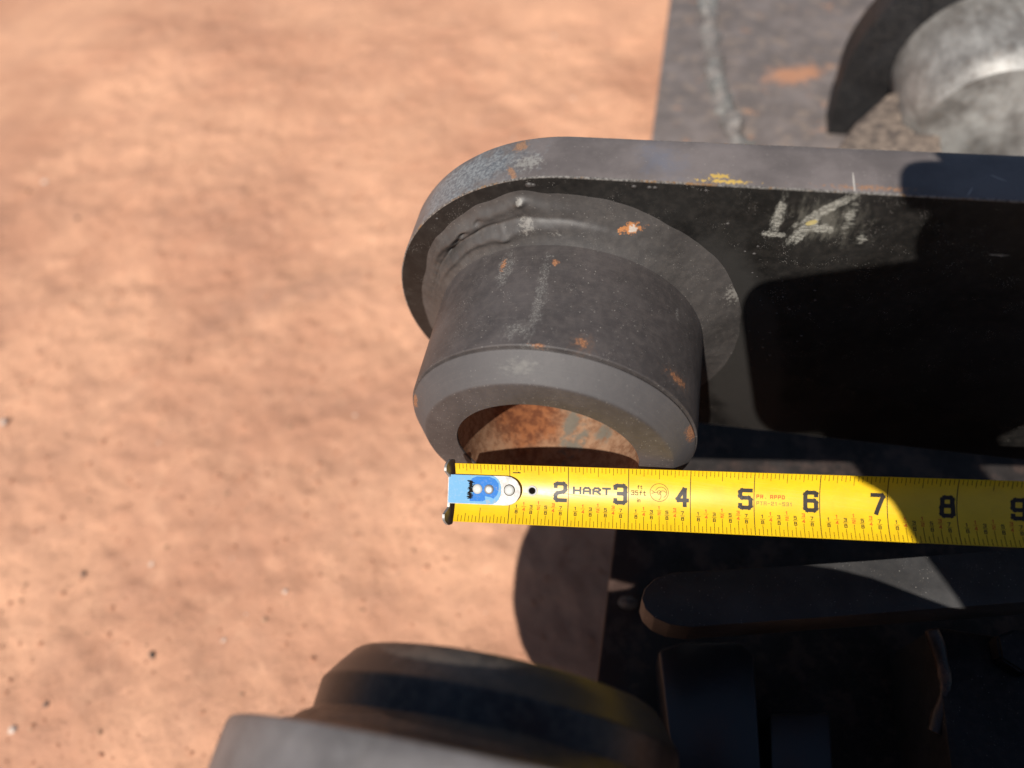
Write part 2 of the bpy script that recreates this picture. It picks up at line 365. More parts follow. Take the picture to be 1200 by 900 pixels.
# ------------------------------------------------------------------ the ground
def dirt():
    t = NT('red_dirt'); big = t.noise(.11, 6, .6); mid = t.noise(.55, 7, .62, off=(3, 1, 0)); fine = t.noise(4, 6, .7); vf = t.noise(22, 3, .6)
    c = t.mix(t.ramp(big, .36, .66), (0.455, 0.232, 0.146), (0.615, 0.335, 0.210))
    c = t.mix(t.math('MULTIPLY', t.ramp(mid, .46, .66), .30), c, (0.40, 0.220, 0.150))
    c = t.mix(t.math('MULTIPLY', t.ramp(t.noise(.8, 5, .6, off=(9, 9, 0)), .54, .72), .45), c, (0.64, 0.36, 0.23))
    c = t.mix(t.math('MULTIPLY', t.ramp(t.noise(1.9, 6, .7, off=(1, 2, 0)), .50, .72), .16), c, (0.34, 0.18, 0.125))
    c = t.mix(t.math('MULTIPLY', t.ramp(fine, .48, .70), .38), c, (0.38, 0.20, 0.13))
    # a broad dusky drag mark towards the upper left, and smaller ones
    c = t.mix(t.math('MULTIPLY', t.patch((-13.5, 10.5, -9.5), [((1, .45, 0), 6), ((-.45, 1, 0), 1.1)], mid, 2.2, 0, .8), .42), c, (0.30, 0.17, 0.12))
    c = t.mix(t.math('MULTIPLY', t.patch((-8.5, 6.0, -9.5), [((1, .5, 0), 2.6), ((-.5, 1, 0), .5)], mid, 1.6, 0, .8), .35), c, (0.30, 0.16, 0.11))
    sp = t.math('MULTIPLY', t.ramp(t.vor(1.9, (1, 4, 0)), .16, .08), t.ramp(t.vor(1.9, (1, 4, 0), 'Color'), .62, .66))
    c = t.mix(t.math('MULTIPLY', sp, .2), c, (0.20, 0.12, 0.095))
    h = t.math('ADD', t.math('MULTIPLY', mid, .9), t.math('ADD', t.math('MULTIPLY', fine, .35), t.math('MULTIPLY', vf, .08)))
    return t.out(c, .95, 0, t.bump(h, .75, .24), .15)
M['dirt'] = dirt()
GZ = -10.4
def gh(x, y):
    p = V((x*.16, y*.16, 0)); return GZ + .34*noise.noise(p) + .16*noise.noise(p*3.1+V((7, 0, 0))) + .07*noise.noise(p*9+V((0, 5, 0))) + .05*noise.noise(p*16) + .035*max(0, noise.noise(p*8+V((9, 9, 1))))
bm = bmesh.new()
def axis_vals(c, half, step, far):
    v = []; x = -half
    while x <= half: v.append(c+x); x += step
    k = step; hi = v[-1]; lo = v[0]; outp = []; outn = []
    while hi-c < far: k *= 1.35; hi += k; lo -= k; outp.append(hi); outn.insert(0, lo)
    return outn+v+outp
xs = axis_vals(-6, 24, .16, 6000); ys = axis_vals(8, 24, .16, 6000)
verts = []; 
for y in ys:
    for x in xs:
        e = max(abs(x+6), abs(y-8)); fade = max(0, min(1, (40-e)/16)); z = GZ+(gh(x, y)-GZ)*fade
        verts.append((x*IN, y*IN, z*IN))
nx = len(xs); faces = [(j*nx+i, j*nx+i+1, (j+1)*nx+i+1, (j+1)*nx+i) for j in range(len(ys)-1) for i in range(nx-1)]
bm.free(); me = bpy.data.meshes.new('ground'); me.from_pydata(verts, [], faces); me.materials.append(M['dirt']); me.shade_smooth()
g = bpy.data.objects.new('ground', me); col.objects.link(g); g['kind'] = 'structure'; g['label'] = 'dry red dirt ground in full sun'

# pebbles
def pebble_mat(name, c):
    t = NT(name); n = t.noise(9, 4); return t.out(t.mix(n, tuple(x*.7 for x in c), tuple(min(1, x*1.2) for x in c)), .9, 0, t.bump(n, .5, .05), .2)
PM = [pebble_mat('pebble_tan', (.42, .25, .16)), pebble_mat('pebble_pale', (.62, .50, .42)), pebble_mat('pebble_dark', (.08, .065, .055)), pebble_mat('pebble_red', (.44, .22, .135)), pebble_mat('pebble_brown', (.20, .13, .10))]
def pebble_into(bm, c, r, seed, mi=0, sub=1):
    q = bmesh.ops.create_icosphere(bm, subdivisions=sub, radius=1)
    s = V((1, random.uniform(.6, 1), random.uniform(.45, .8)))*r; rot = Matrix.Rotation(random.uniform(0, 6.3), 3, 'Z')
    for v in q['verts']:
        d = 1+.35*noise.noise(v.co*1.3+V((seed*3.1, 0, 0))); v.co = rot @ V((v.co.x*s.x*d, v.co.y*s.y*d, v.co.z*s.z*d)) + V(c)
    for v in q['verts']:
        for f in v.link_faces: f.material_index = mi
tb = bmesh.new(); bmesh.ops.create_icosphere(tb, subdivisions=1, radius=1); TV = [v.co.copy() for v in tb.verts]; TF = [[v.index for v in f.verts] for f in tb.faces]; tb.free()
gv, gf, gm = [], [], []
for i in range(5200):
    x = random.uniform(-24, 1); y = random.uniform(-9, 30); r = .03+.075*random.random()**5; z = gh(x, y)+r*.15
    mi = random.choices((0, 1, 2, 3), (3, .12, .03, 9))[0]; ca = math.cos(i*1.7); sa = math.sin(i*1.7); sy = random.uniform(.6, 1); sz = random.uniform(.45, .8); n0 = len(gv)
    for v in TV:
        k = r*(1+random.uniform(-.22, .22)); px_, py_ = v.x*k, v.y*k*sy
        gv.append(((x+px_*ca-py_*sa)*IN, (y+px_*sa+py_*ca)*IN, (z+v.z*k*sz)*IN))
    for f in TF: gf.append([n0+q for q in f]); gm.append(mi)
me = bpy.data.meshes.new('loose_gravel'); me.from_pydata(gv, [], gf)
for m in PM: me.materials.append(m)
me.polygons.foreach_set('material_index', gm); me.update()
o = bpy.data.objects.new('loose_gravel', me); col.objects.link(o)
o['kind'] = 'stuff'; o['label'] = 'fine grit scattered over the red dirt'
def px_ground(px, py):
    d = FW + RT*((px-600)/820) - UP*((py-450)/820); k = (GZ-CAM.z)/d.z; p = CAM+d*k; return p.x, p.y
for (px, py, r, mi, lab) in [(180, 768, .12, 2, 'small black pebble alone on red dirt at lower left'), (15, 855, .12, 1, 'whitish pebble on red dirt in the bottom left corner'),
        (312, 728, .09, 0, 'small tan pebble on dirt left of the lower boss'), (337, 695, .09, 1, 'pale round pebble on dirt right of the dusty patch'),
        (92, 258, .13, 4, 'grey pebble half sunk in dirt at upper left'), (95, 672, .10, 4, 'dark brown pebble sunk in dirt at mid left'),
        (55, 826, .09, 4, 'small dark pebble just above the whitish corner pebble'), (262, 750, .08, 1, 'cream pebble on dirt right of the black pebble'),
        (50, 210, .15, 1, 'cream pebble by the dusky drag mark'), (30, 222, .14, 0, 'tan pebble near the left edge beside a cream pebble'),
        (5, 495, .16, 1, 'pale pebble at the left edge halfway up'), (285, 20, .15, 0, 'tan pebble at the top of the bare dirt')]:
    x, y = px_ground(px, py); bm = bmesh.new(); pebble_into(bm, (0, 0, 0), r, px, 0, 2)
    p = link('pebble', bm, PM[mi]); p.location = (x*IN, y*IN, (gh(x, y)+r*.3)*IN); tag(p, lab, 'pebble', 'pebbles on the red dirt')

# ------------------------------------------------------------------ the steel implement
ROOT = thing('steel_implement', 'black painted steel implement with two upright ears carrying hollow round pin bosses', 'machine attachment')

# nearer-focus ear with its boss
XR = 15.0
pts = ear_outline(.05, .28, 3.35, XR)
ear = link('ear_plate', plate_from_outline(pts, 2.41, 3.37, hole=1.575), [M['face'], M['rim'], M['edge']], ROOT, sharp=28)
ear['label'] = 'thick black ear plate with rounded nose and dusty grey top edge'
# round-nosed boss, chamfered and open
def arcs(y0, r0, y1, r1, k=4):
    return [(y0+(y1-y0)*i/k, r0+(r1-r0)*i/k, 0) for i in range(k+1)]
prof = [(2.43, 2.5, 0), (1.6, 2.5, 0), (.8, 2.5, 0), (.12, 2.5, 0), (.070, 2.5, 0), (.058, 2.494, 0), (.052, 2.484, 0), (.048, 2.43, 0), (.010, 2.43, 0), (.004, 2.462, 0), (-.004, 2.466, 0), (-.015, 2.458, 0),
        (-.12, 2.376, 0), (-.25, 2.274, 0), (-.388, 2.166, 0), (-.402, 2.152, 0), (-.410, 2.134, 0), (-.412, 2.10, 0), (-.412, 1.85, 0), (-.412, 1.60, 0), (-.408, 1.585, 0), (-.395, 1.578, 0), (-.37, 1.576, 0)]
boss = link('pin_boss', lathe(prof, (0, 0), 256), M['boss'], ear, sharp=24)
boss['label'] = 'hollow round boss with bevelled lip and chips of rust'
prof = [(-.3695, 1.5745, 0)]+[(-.3+.3*k, 1.575+(.002*math.sin(k*3)), 0) for k in range(13)]+[(3.42, 1.575, 0)]
link('bore_lining', lathe(prof, (0, 0), 192), M['bore'], ear)['label'] = 'orange rusted inside of the boss'
# weld bead: three lumpy passes heaped on the upper left, smoother on the right
WO = [(-180, 2.95), (-60, 3.1), (0, 3.12), (24, 3.19), (40, 3.25), (59, 3.24), (75, 3.30), (94, 3.31), (102, 3.40), (115, 3.30), (136, 3.16), (158, 2.96), (180, 2.95)]
def wo(a):
    for k in range(len(WO)-1):
        if WO[k][0] <= a <= WO[k+1][0]:
            u = (a-WO[k][0])/(WO[k+1][0]-WO[k][0]); u = u*u*(3-2*u); return WO[k][1]*(1-u)+WO[k+1][1]*u
    return 3.0
def weld_bm(y_plate, leg, outr, Rb=2.5, sgn=-1, lump=1.0, n=720, m=44):
    bm = bmesh.new(); rings = []
    for j in range(m+1):
        u = j/m; ring = []
        for i in range(n):
            a = -180+360*i/n; ar = math.radians(a); ro = outr(a)+.025*noise.noise(V((a*.16, 1, 0)))*lump
            lg = leg*(1+.05*noise.noise(V((math.cos(ar)*3, math.sin(ar)*3, 4))))
            r = Rb-.01 + (ro-Rb+.01)*u; h = lg*(1-u)**1.25*(1-.12*math.sin(u*math.pi))
            # passes
            wl = math.exp(-((a-127)/27)**2)*lump
            c1 = .30+.07*noise.noise(V((a*.05, 2, 0))); c2 = .70+.07*noise.noise(V((a*.06, 7, 0)))
            h += .075*wl*(math.exp(-((u-c1)/.10)**2)+math.exp(-((u-c2)/.12)**2)) - .05*wl*math.exp(-((u-.48)/.05)**2)
            rip = math.sin(a*1.9+u*6+2.5*noise.noise(V((a*.09, u*3, 0)))); h += .005*rip*math.sin(u*math.pi)*(.1*lump+.5*wl) + .06*wl*noise.noise(V((a*.07, u*2.2, 5)))*math.sin(u*math.pi)
            h += .022*lump*(math.exp(-((a-88)/20)**2))*(1/(1+math.exp((u-.45-.003*(a-92)-.05*noise.noise(V((a*.08, 0, 9))))/.02)))
            h += .022*noise.noise(V((math.cos(ar)*r*1.4, math.sin(ar)*r*1.4, 0)))*math.sin(u*math.pi)*lump + (.004+.010*wl)*noise.noise(V((math.cos(ar)*r*8, math.sin(ar)*r*8, 3)))*math.sin(u*math.pi)
            # a couple of pits
            for (pa, pu, pr, pd) in ((127, .62, 2.2, .09), (131, .58, 1.5, .07), (119, .68, 1.8, .06), (103, .78, 1.6, -.07), (112, .2, 2.5, -.05), (136, .5, 2.0, .06)):
                h -= pd*lump*math.exp(-((a-pa)/pr)**2-((u-pu)/.06)**2)
            ring.append(bm.verts.new((r*math.cos(ar), y_plate+sgn*(max(h, 0)*(1 if u < 1 else 0)-.004*(u > .99)), r*math.sin(ar))))
        rings.append(ring)
    for k in range(m):
        for i in range(n): bm.faces.new((rings[k][i], rings[k][(i+1) % n], rings[k+1][(i+1) % n], rings[k+1][i]))
    return bm
link('weld_bead', weld_bm(2.41, .30, wo), M['weld'], ear, sharp=80)['label'] = 'lumpy painted weld round the root of the boss'
# spatter beads on the face just under the top edge
bm = bmesh.new()
for (x, z, r) in [(-.55, 3.44, .05), (-.49, 3.44, .035), (1.05, 3.52, .03), (1.28, 3.52, .028), (1.36, 3.52, .026), (2.1, 3.52, .022), (2.5, 2.9, .02), (3.0, 2.3, .022), (-2.2, 2.6, .02)]+[(random.uniform(2.6, 4.2), random.uniform(-.5, 2.8), random.uniform(.008, .018)) for _ in range(30)]:
    q = bmesh.ops.create_icosphere(bm, subdivisions=2, radius=r)
    for v in q['verts']: v.co = V((v.co.x*1.4+x, v.co.y*.7+2.408, v.co.z+z))
o = link('weld_spatter', bm, M['weld'], ear); o['kind'] = 'stuff'

# nearer ear at the bottom of the picture, its boss faces away from the camera
def near_rim_extra(t, c, rr):
    nz = t.noise(2.2, 5, .65); c = t.mix(t.math('MULTIPLY', t.ramp(nz, .42, .66), .45), c, (0.18, 0.17, 0.17)); return c, rr
M['rim2'] = black_paint('near_rim_paint', (0.095, 0.087, 0.087), .45, .5, .15, near_rim_extra, .15, dustcol=(.2, .18, .16))
pts2 = []
for x, z in ((15, 2.2), (12, 2.2), (9, 2.4), (7.5, 2.72), (6.5, 3.02), (5.6, 3.30), (4.9, 3.52), (4.3, 3.61), (3.5, 3.62), (2, 3.62), (1, 3.62)): pts2.append((x, z))
for i in range(49): a = math.pi/2+math.pi/2*i/48; pts2.append((.02+3.40*math.cos(a), .22+3.40*math.sin(a)))
for i in range(0, 41): a = math.pi+math.pi/2*i/40; pts2.append((.02+3.40*math.cos(a), -.6+4.9*math.sin(a)))
pts2 += [(x, -5.5) for x in (1.5, 3, 5, 7, 9, 12, 15)]
ear2 = link('ear_plate', plate_from_outline(pts2, -6.35, -5.37, hole=1.575, bev=.10), [M['face'], M['rim2'], M['rim2']], ROOT, sharp=28)
ear2['label'] = 'grey topped ear plate crossing the bottom edge, out of focus'
prof = [(-5.36, 2.5, 0), (-5.0, 2.5, 0), (-4.70, 2.5, 0), (-4.655, 2.49, 0), (-4.635, 2.47, 0), (-4.45, 2.35, 0), (-4.25, 2.2, 0), (-4.225, 2.17, 0), (-4.215, 2.13, 0), (-4.21, 1.9, 0), (-4.21, 1.6, 0), (-4.23, 1.58, 0), (-5.36, 1.575, 0)]
def nb_extra(t, c, rr):
    sx = t.n.new('ShaderNodeSeparateXYZ'); t.l.new(t.co, sx.inputs[0]); c = t.mix(t.math('MULTIPLY', t.ramp(sx.outputs['Y'], -4.66, -4.62), .7), c, (.055, .055, .053))  # bevel painted lighter to carry its lit grey edge
    n = t.noise(4, 5, .7); c = t.mix(t.patch((-.4, -4.4, 2.4), [(X_, 1.2), (Y_, .35)], n, 2.2, .2, .9), c, (.12, .10, .085)); return c, rr
M['boss2'] = black_paint('near_boss_paint', (0.018, 0.017, 0.018), .36, .6, .15, nb_extra, .18, spec=.35)
b2 = link('pin_boss', lathe(prof, (0, 0), 192), M['boss2'], ear2, sharp=40)
M['weld2'] = black_paint('near_weld_paint', (0.035, 0.028, 0.024), .4, .4, .5, None, .5, rustamt=.6, dustcol=(.17, .10, .06))
link('weld_bead', weld_bm(-5.37, .34, lambda a: 3.02, sgn=1, lump=.6, n=360, m=20), M['weld2'], ear2, sharp=80)

# deck behind, in sun, with a bead running up it, and a third ear with a bare metal boss
bm = bmesh.new(); box(bm, .82, 24, 4.7, 34, -7.0, -6.0, bev=.06)
deck = link('deck_plate', bm, M['deck'], ROOT, sharp=40); deck['label'] = 'wide grey deck plate lying behind the ear, blurred'
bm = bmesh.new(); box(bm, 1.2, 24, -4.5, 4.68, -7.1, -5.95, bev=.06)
M['front'] = black_paint('front_deck_shaded_paint', (0.022, 0.019, 0.018), .6, .4, .3, lambda t, c, rr: (t.mix(t.math('MULTIPLY', t.ramp(t.noise(1.6, 5, .7), .50, .62), .4), t.mix(t.patch((1.3, 0, -6), [(X_, .8), (Y_, 6)], t.noise(1.2, 5, .7), 1.2, 0, .6), c, (.05, .03, .024)), (.12, .075, .06)), rr), .4, spec=.12, dustcol=(.06, .047, .042))  # shade under the ears put into a darker deck colour
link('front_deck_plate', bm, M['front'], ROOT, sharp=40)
bm = bmesh.new(); path = []
ctl = [(829, -20), (830, 20), (833, 55), (839, 90), (848, 125), (860, 150), (870, 175)]
for k in range(61):
    u = k/60*(len(ctl)-1); i = min(int(u), len(ctl)-2); u -= i
    d = FW + RT*((ctl[i][0]*(1-u)+ctl[i+1][0]*u-600)/820) - UP*((ctl[i][1]*(1-u)+ctl[i+1][1]*u-450)/820); path.append(tuple(CAM+d*((-6.02-CAM.z)/d.z)))
tube_path(bm, path, .34, 14, .9, 3); link('weld_bead', bm, M['deck_bead'], deck)
BX, BZ, BY = 10.5, -3.25, 13.4
def shift(pts, dx, dz): return [(x+dx, z+dz) for x, z in pts]
RX = 3.1
p3 = []
for i in range(49):
    a = math.pi/2+math.pi/2*i/48; p3.append((BX+.2+3.9*math.cos(a), BZ-.5+4.0*math.sin(a)))
p3 = [(24, BZ+3.5)]+p3+[(BX-3.6, -5.99), (24, -5.99)]
ear3 = link('rear_ear_plate', plate_from_outline(p3, 16.6, 17.8, bev=.06), [M['shade'], M['shade'], M['shade']], ROOT, sharp=28)  # rim darkened in colour for the deep shadow left of the boss
ear3['label'] = 'blurred rear ear plate with a bare metal boss'
prof = [(16.61, 2.3, 0), (13.9, 2.3, 0), (13.7, 2.26, 0), (13.5, 2.1, 0), (13.3, 1.95, 0), (13.3, .7, 0), (13.26, .6, 0), (13.26, .02, 0)]
link('rear_boss', lathe(prof, (BX, BZ), 96), M['silver'], ear3, sharp=40)
a = []
for px, py in ((1002, 140), (1040, 112), (1072, 92), (1104, 84), (1110, 225), (975, 225), (985, 165)):
    d = FW + RT*((px-600)/820) - UP*((py-450)/820); p = CAM+d*((-3.4-CAM.z)/d.z); a.append((p.x, p.y))
bm = bmesh.new(); prism(bm, a, -6.02, -3.4, .3)
link('crusted_gusset', bm, M['crust'], ear3)['label'] = 'small gusset caked in brown crust'

# cross bar under the ears and the dark parts beneath it
def at_z(px, py, z):
    d = FW + RT*((px-600)/820) - UP*((py-450)/820); k = (z-CAM.z)/d.z; return CAM+d*k
a = [at_z(px, py, -2.3) for px, py in ((752, 701), (756, 713), (767, 724), (785, 732), (810, 735), (1330, 696), (1330, 632), (1008, 658), (790, 671), (768, 678), (756, 689))]
bm = bmesh.new(); prism(bm, [(p.x, p.y) for p in a], -3.2, -2.3, .02)
M['bar'] = black_paint('bar_paint', (0.030, 0.029, 0.029), .5, .6, .12, None, .3, spec=.35, dustcol=(.09, .08, .07))
cb = link('cross_bar', bm, M['bar'], ROOT, sharp=40); cb['label'] = 'flat dark cross bar under the tape with one sunlit corner'
bm = bmesh.new(); c = at_z(1100, 790, -3.6)
box(bm, c.x, c.x+9, c.y-2.4, c.y+.9, -9.2, -3.6, bev=.12)
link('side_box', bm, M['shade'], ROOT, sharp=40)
t_ = NT('glossy_dark_paint'); n_ = t_.noise(2, 5, .6); M['gloss'] = t_.out(t_.mix(n_, (.010, .011, .014), (.022, .022, .026)), t_.mixf(n_, .25, .42), 0, t_.bump(t_.noise(9, 5), .2, .02), .6)
for nm, zz, q4 in (('glossy_tube_slab', -4.6, ((772, 762), (800, 752), (868, 752), (884, 766), (896, 960), (795, 960))), ('glossy_slab', -5.0, ((902, 836), (974, 834), (980, 960), (905, 960)))):
    q4 = [at_z(px, py, zz) for px, py in q4]; bm = bmesh.new(); prism(bm, [(p.x, p.y) for p in q4], -9.6, zz, .08); link(nm, bm, M['gloss'], ROOT, sharp=40)  # flat glossy slabs added to mirror the sky as dark blue patches
# rim of the side box, its brown highlight put into the paint
bm = bmesh.new(); path = []
for k in range(25):
    u = k/24; p = at_z(1093+14*math.sin(u*3.0), 738+u*120, -3.4-.5*u); path.append(tuple(p))
tube_path(bm, path, .12, 12, .5, 5); link('rim_bead', bm, M['rim_brown'], ROOT)
bm = bmesh.new()
for (px, py) in ((1190, 765),):
    c = at_z(px, py, -3.45); q = bmesh.ops.create_cone(bm, cap_ends=True, segments=6, radius1=.42, radius2=.40, depth=.35)
    for v in q['verts']: v.co += V((c.x, c.y, -3.45))
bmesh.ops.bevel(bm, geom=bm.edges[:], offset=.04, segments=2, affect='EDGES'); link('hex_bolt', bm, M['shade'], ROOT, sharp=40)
# pale lump added for the warm lit spot at the bar end
bm = bmesh.new(); p = at_z(736, 706, -5.9); q = bmesh.ops.create_icosphere(bm, subdivisions=3, radius=.26)
for v in q['verts']: v.co = V((v.co.x*.9+p.x, v.co.y*.6+p.y, v.co.z*.6-5.95))*1.0 + V((0, 0, .05*noise.noise(v.co*9)))
link('pale_lit_lump', bm, M['crust'], deck)

# ------------------------------------------------------------------ the tape measure
TD = V((.995, .090, .037)).normalized()
T0 = V((-1.519, -1.27, -.186))
tn = (CAM-(T0+TD*4)).normalized(); tn = (tn-TD*tn.dot(TD)).normalized()
TW = tn.cross(TD).normalized()          # towards the upper edge of the blade
ROLL = math.radians(-3)
tn, TW = (tn*math.cos(ROLL)+TW*math.sin(ROLL)).normalized(), (TW*math.cos(ROLL)-tn*math.sin(ROLL)).normalized()
HALF = .5; SAG = .125
def tp(s, wv, h=0.0):
    """point on the blade: s inches along, wv across (-.5..+.5), h above the printed side"""
    q = wv/HALF; sl = 2*SAG*q/HALF; nrm = (tn - TW*sl).normalized()
    bend = -.0012*max(0, s-2)**2*0
    return T0+TD*s+TW*wv*.985+tn*(SAG*(q*q-.6)+bend)+nrm*h
TAPE = thing('tape_measure', 'yellow tape measure blade stretched across the open end of the boss, reading inches', 'tape measure')
def yellow():
    t = NT('tape_yellow'); n = t.noise(3, 5, .6); f_ = t.noise(40, 4, .7); v = t.noise(9, 5, .7, off=(4, 4, 4))
    c = t.mix(t.ramp(n, .3, .7), (0.66, 0.41, 0.006), (0.72, 0.46, 0.007)); c = t.mix(t.math('MULTIPLY', t.ramp(v, .60, .72), .22), c, (0.45, 0.29, 0.03))
    c = t.mix(t.math('MULTIPLY', t.ramp(f_, .62, .70), .35), c, (.33, .22, .03))
    sc = t.noise(2.2, 5, .75, stretch=(.35, 14, 14), off=(0, 3, 0)); c = t.mix(t.math('MULTIPLY', t.ramp(sc, .60, .70), .30), c, (.40, .25, .02)); gr = t.noise(1.3, 5, .7, off=(8, 2, 0)); c = t.mix(t.math('MULTIPLY', t.ramp(gr, .52, .72), .22), c, (.45, .25, .02))
    return t.out(c, t.math('ADD', t.mixf(v, .28, .40), t.math('MULTIPLY', t.ramp(sc, .5, .7), .15)), 0, t.bump(t.math('ADD', f_, sc), .10, .004), .42, 0.0)
M['yellow'] = yellow()
def flat(name, c, rough=.35, spec=.5, metal=0.0, var=.25):
    t = NT(name); n = t.noise(30, 4, .7); return t.out(t.mix(n, tuple(x*(1-var) for x in c), tuple(min(1, x*(1+var)) for x in c)), rough, metal, None, spec)
M['ink'] = flat('ink_black', (.020, .014, .010), .42, .28); M['ink_thin'] = flat('ink_brown', (.050, .028, .006), .5, .2); M['ink_red'] = flat('ink_red', (.48, .075, .012), .5, .2)
M['ink_faint'] = flat('ink_faint', (.28, .19, .04), .5, .2)
SEND = 13.2
bm = bmesh.new(); NW = 24; NSg = 60; th = .009
def grid(h):
    return [[bm.verts.new(tp(.05+(SEND-.05)*i/NSg, -.5+j/NW, h)) for j in range(NW+1)] for i in range(NSg+1)]
A = grid(0); B = grid(-th)
for i in range(NSg):
    for j in range(NW):
        bm.faces.new((A[i][j], A[i+1][j], A[i+1][j+1], A[i][j+1])); bm.faces.new((B[i][j], B[i][j+1], B[i+1][j+1], B[i+1][j]))
for i in range(NSg):
    bm.faces.new((A[i][0], B[i][0], B[i+1][0], A[i+1][0])); bm.faces.new((A[i][NW], A[i+1][NW], B[i+1][NW], B[i][NW]))
for j in range(NW):
    bm.faces.new((A[0][j], A[0][j+1], B[0][j+1], B[0][j])); bm.faces.new((A[NSg][j], B[NSg][j], B[NSg][j+1], A[NSg][j+1]))
blade = link('blade', bm, M['yellow'], TAPE, sharp=50)

stag = [0]
def seg(bm, p, q, t, base=.0022, cap=True):
    """one printed stroke from p to q (s, w), thickness t"""
    p = V(p); q = V(q); d = q-p; L = d.length
    if L < 1e-6: return
    d /= L; nn = V((-d.y, d.x))*t/2
    if cap: p = p-d*t/2; q = q+d*t/2; L += t
    k = max(1, int(math.ceil(abs(q.y-p.y)/.05))); stag[0] = (stag[0]+1) % 7; h = base+stag[0]*.00025
    prev = None
    for i in range(k+1):
        c = p+(q-p)*i/k; a = bm.verts.new(tp(c.x+nn.x, c.y+nn.y, h)); b = bm.verts.new(tp(c.x-nn.x, c.y-nn.y, h))
        if prev: bm.faces.new((prev[0], prev[1], b, a))
        prev = (a, b)
G = {  # glyphs on a 0..1 by 0..1 box
 '0': [[(0, 0), (1, 0), (1, 1), (0, 1), (0, 0)]], '1': [[(.2, .8), (.5, 1), (.5, 0)]],
 '2': [[(0, .84), (0, 1), (1, 1), (1, .54), (0, .40), (0, 0), (1, 0)]],
 '3': [[(0, .86), (0, 1), (1, 1), (1, .53), (.35, .53)], [(1, .56), (1, 0), (0, 0), (0, .14)]],
 '4': [[(.78, 0), (.78, 1), (0, .28), (1, .28)]], '5': [[(1, 1), (0, 1), (0, .57), (1, .57), (1, 0), (0, 0), (0, .14)]],
 '6': [[(1, .86), (1, 1), (0, 1), (0, 0), (1, 0), (1, .54), (.1, .54)]], '7': [[(0, 1), (1, 1), (.35, 0)]],
 '8': [[(.06, .54), (.06, 1), (.94, 1), (.94, .54), (1, .54), (1, 0), (0, 0), (0, .54), (.94, .54)]],
 '9': [[(0, .14), (0, 0), (1, 0), (1, 1), (0, 1), (0, .46), (.9, .46)]],
 'H': [[(0, 0), (0, 1)], [(1, 0), (1, 1)], [(0, .5), (1, .5)]], 'A': [[(0, 0), (0, 1), (1, 1), (1, 0)], [(0, .4), (1, .4)]],
 'R': [[(0, 0), (0, 1), (1, 1), (1, .45), (0, .45)], [(.5, .45), (1, 0)]], 'T': [[(0, 1), (1, 1)], [(.5, 1), (.5, 0)]],
 'P': [[(0, 0), (0, 1), (1, 1), (1, .45), (0, .45)]], 'D': [[(0, 0), (0, 1), (.8, 1), (1, .8), (1, .2), (.8, 0), (0, 0)]],
 'f': [[(1, 1), (.5, 1), (.5, 0)], [(.1, .62), (1, .62)]], 't': [[(.4, 1), (.4, 0), (1, 0)], [(0, .66), (.9, .66)]],
 'i': [[(.5, 0), (.5, .6)], [(.5, .9), (.5, .95)]], 'n': [[(0, 0), (0, .62), (1, .62), (1, 0)]], '-': [[(.1, .5), (.9, .5)]], '.': [[(.45, 0), (.5, 0)]], ' ': []}
def glyph(bm, ch, s, wv, gw, ghh, t, slant=0, hstep=0):
    for pl in G[ch]:
        # keep strokes inside the box
        P = [V((s+t/2+(gw-t)*x+slant*y, wv+t/2+(ghh-t)*y)) for x, y in pl]
        if t > .03:                                             # clipped corners on the big numbers
            Q = [P[0]]
            for i in range(1, len(P)-1):
                for nb in (P[i-1], P[i+1]): d = nb-P[i]; Q.append(P[i]+d.normalized()*min(.028, d.length*.4))
            P = Q+[P[-1]]
        for i in range(len(P)-1): seg(bm, P[i], P[i+1], t)
def text(bm, st, s, wv, gw, ghh, t, gap):
    for ch in st:
        adv = gw*(.4 if ch in '.i1' and ch != '1' else 1); glyph(bm, ch, s, wv, gw, ghh, t); s += adv+gap

bt = bmesh.new(); bf = bmesh.new(); br = bmesh.new()
for inch in range(0, 13):
    if inch: 
        bl = bmesh.new(); seg(bl, (inch, -.497), (inch, .497), .0125, cap=False); link('inch_line', bl, M['ink'], blade, smooth=False)
        digits = str(inch)
        if inch == 1:
            seg(bf, (1.06, .37), (1.18, .37), .018); seg(bf, (1.15, .385), (1.18, .37), .012)
        else:
            for k, ch in enumerate(reversed(digits)):
                gw = .135 if ch == '1' else .225
                bn = bmesh.new(); glyph(bn, ch, inch-.022-gw-k*.25, -.105, gw, .345, .064)
                link('inch_number', bn, M['ink'], blade, smooth=False)
    for k in range(1, 16):
        s = inch+k/16
        if s > SEND-.1 or s < .1: continue
        L = .090 if k % 2 else (.105 if k % 4 else .13)
        if k == 8: L = .17
        seg(bt, (s, .495-L*.9), (s, .495), .0085, cap=False)
        if inch == 0: Lb = .10 if k % 2 else (.115 if k % 4 else .14); Lb = .24 if k == 8 else Lb
        else: Lb = .095 if k % 2 else (.155 if k % 4 else .205); Lb = .225 if k == 8 else Lb
        seg(bt, (s, -.495), (s, -.495+Lb), .0085, cap=False)
        if inch >= 1 and k % 2 == 0:
            num, den = (k//2, 8) if k % 4 else ((k//4, 4) if k != 8 else (1, 2))
            red = den != 8; tb = br if red else bf
            top = {8: -.175, 4: -.130, 2: -.105}[den]
            dg = .058; gw = .046
            glyph(tb, str(num), s-gw/2, top-dg, gw, dg, .0105); seg(tb, (s-.034, top-dg-.017), (s+.034, top-dg-.017), .006)
            glyph(tb, str(den), s-gw/2, top-2*dg-.034, gw, dg, .0105)
link('tick_marks', bt, M['ink_thin'], blade, smooth=False)
link('fraction_marks', bf, M['ink'], blade, smooth=False); link('red_fraction_marks', br, M['ink_red'], blade, smooth=False)
bm = bmesh.new(); text(bm, 'HART', 2.075, .040, .145, .128, .034, .018)
